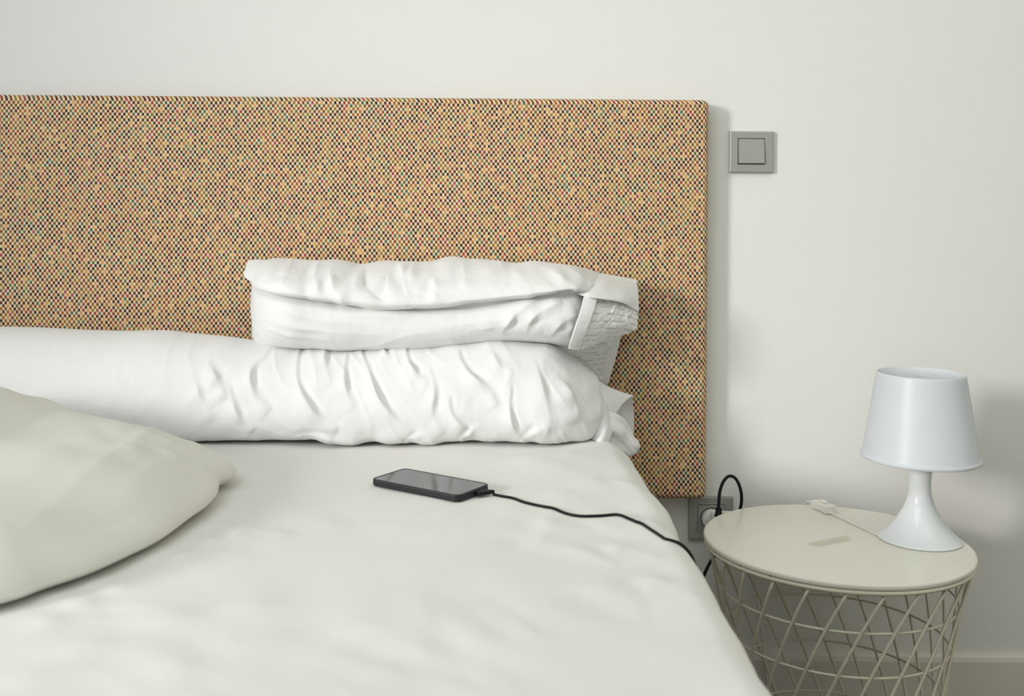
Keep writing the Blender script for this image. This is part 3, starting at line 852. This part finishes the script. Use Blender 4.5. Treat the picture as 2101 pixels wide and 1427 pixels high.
# socket cut-out for the plug in the lower end of the case
q = o0 + ux * (L0 / 2 + .0001)
def obox(name, c, ex, ey, sx, sy, z0, z1, mat, parent, bev=0.0015):
    return slab_obj(name, rslab(sx, sy, min(sx, sy) * .35, z0, z1, bev, 5), mat, parent, c, ex, ey)
obox('speaker_slot', q + uy * .023, ux, uy, .0008, .013, .0032, .0062, M_silver_in, ph, .0003)

# ------------------------------------------------------------------ charging cable
cc = empty('charging_cable', tuple(o0 + ux * .09), 'thin black charging cable running from the phone over the bed edge', 'cable')
def surf(px, py, lift=.0025):
    p = on_plane(px, py, BZ)
    z = sheet_z(p.x, p.y) + lift
    p = on_plane(px, py, z - .0); return Vector((p.x, p.y, sheet_z(p.x, p.y) + lift))
plug0 = o0 + ux * (L0 / 2 + .0012)
plug_c = plug0 + ux * .0105 - uy * .002
exd = (surf(1003, 1014) - plug0); exd.z = 0; exd.normalize()
eyd = Vector((-exd.y, exd.x, 0))
obox('connector', plug0 + exd * .0115 , exd, eyd, .022, .0105, .0018, .0076, M_black, cc, .0018)
p_end = plug0 + exd * .0222; p_end.z = zph + .0045
on = [plug0 + exd * .020 + Vector((0, 0, .0046)), p_end + exd * .004]
for px, py in ((1030, 1017), (1052, 1021), (1075, 1029), (1100, 1035), (1130, 1041), (1160, 1052), (1190, 1058), (1225, 1058), (1262, 1056), (1292, 1062), (1318, 1073), (1342, 1089), (1364, 1104)):
    on.append(surf(px, py, .0022))
on = cr(np.array([tuple(p) for p in on]), 170)
for k in range(14, 170): on[k, 2] = max(sheet_z(on[k, 0] + a, on[k, 1] + b) for a in (-.002, 0, .002) for b in (-.002, 0, .002)) + .0018
fall = [tuple(on[-1])]
for k in range(1, 10):                       # over the rounded mattress edge, hugging the sheet
    y = float(on[-1][1]) + .009 * k / 9
    row = sheet_row(y); row = row[row[:, 0] > on[-1][0] - .01]; row = row[row[:, 2] > .40]
    if row[0, 2] < row[-1, 2]: row = row[::-1]
    q = row[:, [0, 2]]; dl = np.r_[0, np.cumsum(np.hypot(*np.diff(q, axis=0).T))]
    sk = .010 + .010 * k
    c0 = np.array([np.interp(sk, dl, q[:, 0]), np.interp(sk, dl, q[:, 1])]); c1_ = np.array([np.interp(sk + .004, dl, q[:, 0]), np.interp(sk + .004, dl, q[:, 1])])
    t2 = c1_ - c0; t2 /= np.linalg.norm(t2); n2 = np.array([-t2[1], t2[0]])
    if n2[0] + n2[1] < 0: n2 = -n2
    c0 = c0 + n2 * .0020; fall.append((c0[0], y, c0[1]))
fall += [(.279, -.775, .44), (.274, -.77, .34), (.27, -.70, .18), (.28, -.50, .03), (.30, -.30, .006), (.36, -.10, .006)]
fall = cr(np.array(fall), 90)
tube('cord', list(on[:-1]) + list(fall), .0019, M_black, cc, n=10)
tube('strain_relief', [plug0 + exd * .0215 + Vector((0, 0, .0046)), p_end + exd * .006], [.0034, .0023], M_black, cc, n=12)

# ------------------------------------------------------------------ light switch
def wall_plate(name, x0, x1, z0, z1, label, cat):
    e = empty(name, ((x0 + x1) / 2, 0, (z0 + z1) / 2), label, cat)
    return e
a0 = at(1497.5, 268, -.009); a1 = at(1587, 354, -.009)
x0, x1, z1, z0 = a0.x, a1.x, a0.z - .0004, a1.z
sw = empty('light_switch', ((x0 + x1) / 2, 0, (z0 + z1) / 2), 'square silver-grey light switch on the white wall beside the headboard', 'switch')
def ring_plate(name, x0, x1, z0, z1, ix0, ix1, iz0, iz1, y, mat, parent):
    """square frame plate with a square opening, softened outer edge"""
    b = .0022
    loops = []
    def L(xa, xb, za, zb, yy): return [(xa, yy, za), (xb, yy, za), (xb, yy, zb), (xa, yy, zb)]
    loops.append(L(x0, x1, z0, z1, -.0002)); loops.append(L(x0, x1, z0, z1, y + b)); loops.append(L(x0 + b * .3, x1 - b * .3, z0 + b * .3, z1 - b * .3, y + b * .3))
    loops.append(L(x0 + b, x1 - b, z0 + b, z1 - b, y)); loops.append(L(ix0 - .0008, ix1 + .0008, iz0 - .0008, iz1 + .0008, y)); loops.append(L(ix0, ix1, iz0, iz1, y + .0008)); loops.append(L(ix0, ix1, iz0, iz1, -.002))
    V = [v for l in loops for v in l]; Fc = []
    for i in range(len(loops) - 1):
        for k in range(4):
            k2 = (k + 1) % 4; Fc.append((i * 4 + k, i * 4 + k2, i * 4 + 4 + k2, i * 4 + 4 + k))
    return mesh(name, V, Fc, mat, parent, smooth=False)
r0 = at(1514.3, 283.5, -.009); r1 = at(1569.5, 337, -.009)
ring_plate('cover_frame', x0, x1, z0, z1, r0.x, r1.x, r1.z, r0.z, -.0095, M_silver, sw)
box('back_plate', (r0.x + .0002, -.004, r1.z + .0002), (r1.x - .0002, -.0004, r0.z - .0002), M_silver_in, sw)
# rocker, lower half tipped outwards
rx0, rx1, rz0, rz1 = r0.x + .0010, r1.x - .0012, r1.z + .0016, r0.z - .0010
bm = bmesh.new()
def quadlist(y_b):
    return None
V = [(rx0, -.0095, rz1), (rx1, -.0095, rz1), (rx1, -.0145, rz0), (rx0, -.0145, rz0), (rx0, -.004, rz1), (rx1, -.004, rz1), (rx1, -.004, rz0), (rx0, -.004, rz0)]
bv = [bm.verts.new(v) for v in V]
for f in ((0, 1, 2, 3), (7, 6, 5, 4), (0, 4, 5, 1), (1, 5, 6, 2), (2, 6, 7, 3), (3, 7, 4, 0)): bm.faces.new([bv[k] for k in f])
bmesh.ops.bevel(bm, geom=bm.edges[:], offset=.0009, segments=2, affect='EDGES')
from_bm('rocker', bm, M_silver, sw)

# ------------------------------------------------------------------ wall socket with white adapter and black plug
a0 = at(1414, 1018.5, -.009); a1 = at(1504, 1107, -.009)
x0, x1, z1, z0 = a0.x, a1.x, a0.z, a1.z
so = empty('wall_socket', ((x0 + x1) / 2, 0, (z0 + z1) / 2), 'square silver-grey wall socket under the headboard, partly behind the side table', 'socket')
cxs, czs = (x0 + x1) / 2, (z0 + z1) / 2
h_ = .0262
ring_plate('cover_frame', x0, x1, z0, z1, cxs - h_, cxs + h_, czs - h_, czs + h_, -.0095, M_silver, so)
def lathe_y(name, prof, c, mat, parent, n=48):
    """profile (radius, distance out from the wall)"""
    V, Fc = [], []
    for r, d in prof:
        for k in range(n):
            a = 2 * PI * k / n; V.append((c[0] + r * math.cos(a), -d, c[1] + r * math.sin(a)))
    for i in range(len(prof) - 1):
        for k in range(n):
            k2 = (k + 1) % n; Fc.append((i * n + k, i * n + k2, (i + 1) * n + k2, (i + 1) * n + k))
    Fc.append(tuple(range(n))); Fc.append(tuple((len(prof) - 1) * n + k for k in range(n)))
    bm = bmesh.new(); bv = [bm.verts.new(v) for v in V]
    for f in Fc: bm.faces.new([bv[i] for i in f])
    return from_bm(name, bm, mat, parent, True)
# square insert with round well
n = 64; V = []; Fc = []
for k in range(n):
    a = 2 * PI * k / n; ca, sa = math.cos(a), math.sin(a); m_ = max(abs(ca), abs(sa)); hh = h_ - .0004
    V += [(cxs + hh * ca / m_, -.010, czs + hh * sa / m_), (cxs + .0215 * ca, -.010, czs + .0215 * sa), (cxs + .0205 * ca, -.0015, czs + .0205 * sa)]
for k in range(n):
    k2 = (k + 1) % n
    for j in (0, 1): Fc.append((3 * k + j, 3 * k2 + j, 3 * k2 + j + 1, 3 * k + j + 1))
Fc.append(tuple(3 * k + 2 for k in range(n)))
mesh('socket_insert', V, Fc, M_silver, so, smooth=False)

ad = empty('plug_adapter', (cxs, -.02, czs), 'round white plug adapter in the wall socket behind the side table', 'adapter')
lathe_y('adapter_base', [(.0185, .0025), (.0195, .012), (.0200, .022), (.0190, .026), (.0170, .028)], (cxs, czs), M_whiteplastic, ad)
box('adapter_body', (cxs - .006, -.036, czs + .000), (cxs + .036, -.0285, czs + .021), M_whiteplastic, ad, bev=.003)

pc = empty('power_cord', (cxs + .01, -.05, czs), 'black power cord looping up beside the round side table', 'cord')
pb = at(1473, 1052, -.060)
pk = at(1478, 1090, -.055)
lathe_y('plug', [(.0180, .0370), (.0195, .041), (.0195, .052), (.0150, .062), (.0060, .066)], (pk.x, pk.z), M_black, pc)
pts = [at(1474, 1056, -.058), at(1474.5, 1045, -.056), at(1475, 1028, -.053), at(1477, 1008, -.050), at(1483, 990, -.048), at(1491, 979, -.046), at(1499, 976, -.044), at(1508, 980, -.042), at(1516, 993, -.040), at(1521, 1012, -.038),
       at(1521, 1032, -.036), at(1516, 1052, -.034), at(1509, 1078, -.032), at(1500, 1104, -.034), at(1484, 1124, -.045), at(1466, 1140, -.060), at(1456, 1155, -.068), at(1446, 1176, -.072), at(1430, 1220, -.075), at(1405, 1300, -.08)]
pts += [Vector((.33, -.09, .10)), Vector((.30, -.12, .02)), Vector((.24, -.16, .006)), Vector((.1, -.2, .006))]
tube('cord', pts, .0030, M_black, pc, n=12, samples=240)
q0, q1 = at(1473.5, 1060, -.058), at(1475, 1040, -.0555)
tube('strain_relief', [q0 + (q1 - q0) * t for t in (0, .2, .25, .4, .45, .6, .65, .8, 1)], [.0068, .0070, .0060, .0066, .0056, .0062, .0053, .0058, .0044], M_black, pc, n=14)

# ------------------------------------------------------------------ side table: wire basket and round lid
TC = Vector((.6234, CY + 1.8281, 0)); TZ = CZ - .5621
stb = empty('side_table', (TC.x, TC.y, 0), 'round cream side table with a wire basket base, right of the bed', 'table')
# lid with a slot
slot = [on_plane(1653, 1114.6, TZ), on_plane(1742, 1097, TZ), on_plane(1777, 1101.3, TZ), on_plane(1679.5, 1120.5, TZ)]
sa_, sb_ = (slot[0] + slot[3]) / 2, (slot[1] + slot[2]) / 2
sc0 = (sa_ + sb_) / 2; sd = (sb_ - sa_); sl = sd.length; sd.normalize(); sn = Vector((-sd.y, sd.x, 0))
sw_ = .013; sh = sl / 2 + .001
def slot_loop(extra, z, n=12):
    out = []
    hw = sw_ + extra; hl = sh - sw_
    for c_, a0 in ((hl, -PI / 2), (-hl, PI / 2)):
        for k in range(n + 1):
            a = a0 + k / n * PI
            p = sc0 + sd * (c_ + hw * math.cos(a)) + sn * (hw * math.sin(a)); out.append((p.x, p.y, z))
    return out
bm = bmesh.new()
def ringv(pts): return [bm.verts.new(p) for p in pts]
def strip(a, b):
    n = len(a)
    for k in range(n): bm.faces.new((a[k], a[(k + 1) % n], b[(k + 1) % n], b[k]))
NT_ = 144
def circ(r, z): return ringv([(TC.x + r * math.cos(2 * PI * k / NT_), TC.y + r * math.sin(2 * PI * k / NT_), z) for k in range(NT_)])
outer = [circ(.2155, TZ), circ(.2180, TZ - .0006), circ(.2195, TZ - .0020), circ(.2200, TZ - .0040), circ(.2197, TZ - .0075), circ(.2185, TZ - .0095), circ(.2165, TZ - .0100)]
for a, b in zip(outer, outer[1:]): strip(a, b)
inner = [ringv(slot_loop(.0022, TZ)), ringv(slot_loop(.0008, TZ - .0005)), ringv(slot_loop(0, TZ - .0020)), ringv(slot_loop(-.0005, TZ - .0115)), ringv(slot_loop(-.0020, TZ - .0130))]
for a, b in zip(inner, inner[1:]): strip(a, b)
def fill(a, b):
    es = []
    for lp_ in (a, b):
        for k in range(len(lp_)):
            e = bm.edges.get((lp_[k], lp_[(k + 1) % len(lp_)])); es.append(e)
    bmesh.ops.triangle_fill(bm, edges=es, use_beauty=True)
fill(outer[0], inner[0]); bm.faces.new(inner[-1]); bm.faces.new(outer[-1])
lid = from_bm('table_lid', bm, M_lid, stb)
for p in lid.data.polygons: p.use_smooth = True
md = lid.modifiers.new('wn', 'WEIGHTED_NORMAL'); md.keep_sharp = False
# basket
def ring_pts(r, z, n=96): return [(TC.x + r * math.cos(2 * PI * k / n), TC.y + r * math.sin(2 * PI * k / n), z) for k in range(n)]
tube('rim_ring', ring_pts(.2150, TZ - .0142, 120), .0040, M_wire, stb, n=12, closed=True)
RR = [(.2130, TZ - .017), (.1965, .334), (.1835, .2605), (.1715, .180), (.1615, .090), (.1560, .0035)]
for r, z in RR[1:-1]:
    tube('hoop', ring_pts(r - .0035, z, 96), .0021, M_wire, stb, n=8, closed=True)
tube('foot_ring', ring_pts(.1560, .0035, 96), .0035, M_wire, stb, n=8, closed=True)
NW = 24
zz = np.array([z for r, z in RR])[::-1]; rrs = np.array([r for r, z in RR])[::-1]
for k in range(NW):
    phi0 = math.radians(1.0 + 15 * k)       # angle from the front, positive to the right
    P = []
    for t_ in np.linspace(0, 1, 14):
        z = (TZ - .0165) * (1 - t_) + .0035 * t_
        r = float(np.interp(z, zz, rrs))
        f_ = phi0 - math.radians(131) * ((TZ - .017 - z))
        P.append((TC.x + r * math.sin(f_), TC.y - r * math.cos(f_), z))
    tube('basket_wire', P, .0025, M_wire, stb, n=8, samples=22)
for px, py in ((1520, 1159), (1580, 1180)):     # chipped paint on the lid rim
    p = on_plane(px, py, TZ - .0085); v = Vector((p.x - TC.x, p.y - TC.y, 0)).normalized() * .2192
    bm = bmesh.new(); bmesh.ops.create_icosphere(bm, subdivisions=2, radius=.0013)
    for q_ in bm.verts: q_.co = Vector((q_.co.x * 1.2, q_.co.y, q_.co.z * .6)) + Vector((TC.x + v.x, TC.y + v.y, TZ - .0085))
    from_bm('paint_chip', bm, M_chip, stb)

# ------------------------------------------------------------------ table lamp
LC = Vector((.7689, CY + 1.8326, TZ + .0003))
la = empty('table_lamp', tuple(LC), 'small white plastic table lamp standing on the round cream table', 'lamp')
prof = [(.0650, 0), (.0676, .0008), (.0680, .0022), (.0660, .0042), (.0600, .0090), (.0525, .0160), (.0440, .0255), (.0370, .0355), (.0310, .0460), (.0258, .0560), (.0218, .0665), (.0192, .0770), (.0180, .0880),
        (.0178, .0990), (.0187, .1110), (.0205, .1230), (.0232, .1350), (.0240, .1420), (.0225, .150), (.016, .158), (.014, .175)]
Pp = cr(np.array(prof), 90)
lathe('lamp_base', [tuple(p) for p in Pp], LC, M_lampbase, la, n=96)
zs, zt, rb, rt = .1377, .2843, .0969, .0713
shp = [(rb - .004, zs + .0005), (rb - .0015, zs), (rb, zs + .0012), (rb + .0002, zs + .0052), (rb - .0004, zs + .0060), (rb - .0026, zs + .0063), (rb - .0030, zs + .0072), (rt + .0006, zt - .003), (rt, zt - .0006), (rt - .0012, zt), (rt - .0026, zt - .0008),
       (rt - .0032, zt - .0040), (.020, zt - .0050), (.0002, zt - .0050), (.0002, zt - .0070), (.02, zt - .0070), (rt - .0045, zt - .0062), (rb - .0060, zs + .0090)]
lathe('lamp_shade', shp, LC, M_shade, la, n=128, close=True)
lathe('bulb_socket', [(.0135, .176), (.0145, .180), (.0145, .205), (.0120, .210), (.0002, .210)], LC, M_whiteplastic, la, n=32)
# cord on the table top
e0 = on_plane(1797, 1095.3, TZ + .002); e1 = on_plane(1750, 1073, TZ + .002); e2 = on_plane(1703, 1050, TZ + .004)
sws = on_plane(1676, 1047, TZ + .0)
tube('cord', [e0 + Vector((.006, 0, .001)), e0, (e0 + e1) / 2, e1, (e1 + e2) / 2, e2, e2 + (e2 - e1).normalized() * .012], .0020, M_whiteplastic, la, n=10, samples=60)
sd_ = (e2 - e0); sd_.z = 0; sd_.normalize(); sn_ = Vector((-sd_.y, sd_.x, 0))
c_ = e2 + sd_ * .020; c_.z = TZ + .0003
# in-line rocker switch: waisted body seen in plan, rocker on top
def plan_body(name, halfw, L, z0, z1, parent, mat, n=24, bev=.002):
    loops = []
    for (zz_, ins) in ((z0, bev), (z0 + bev, 0), (z1 - bev, 0), (z1, bev)):
        lp_ = []
        for k in range(n + 1):
            t_ = k / n; s_ = (t_ - .5) * (L - 2 * ins); lp_.append((s_, halfw(t_) - ins))
        for k in range(n, -1, -1):
            t_ = k / n; s_ = (t_ - .5) * (L - 2 * ins); lp_.append((s_, -(halfw(t_) - ins)))
        loops.append([(a, b, zz_) for a, b in lp_])
    return slab_obj(name, loops, mat, parent, Vector((c_.x, c_.y, 0)), sd_, sn_)
tsw = plan_body('cord_switch', lambda t: .0125 - .004 * math.sin(t * PI), .044, TZ + .0004, TZ + .0165, la, M_whiteplastic)
obox('rocker', Vector((c_.x, c_.y, 0)), sd_, sn_, .018, .010, TZ + .0166, TZ + .0200, M_whiteplastic, tsw, .001)
e3 = c_ + sd_ * .020; e3.z = TZ + .006
tube('cord', [e3, e3 + sd_ * .012, e3 + sd_ * .022 + Vector((-.004, .012, -.004)), Vector((e3.x - .03, -.028, TZ - .03)), Vector((.545, -.020, .36)), Vector((.55, -.019, .28)), Vector((.56, -.019, .19)), Vector((.58, -.019, .05)), Vector((.60, -.024, .003))], .0020, M_whiteplastic, la, n=8, samples=70)
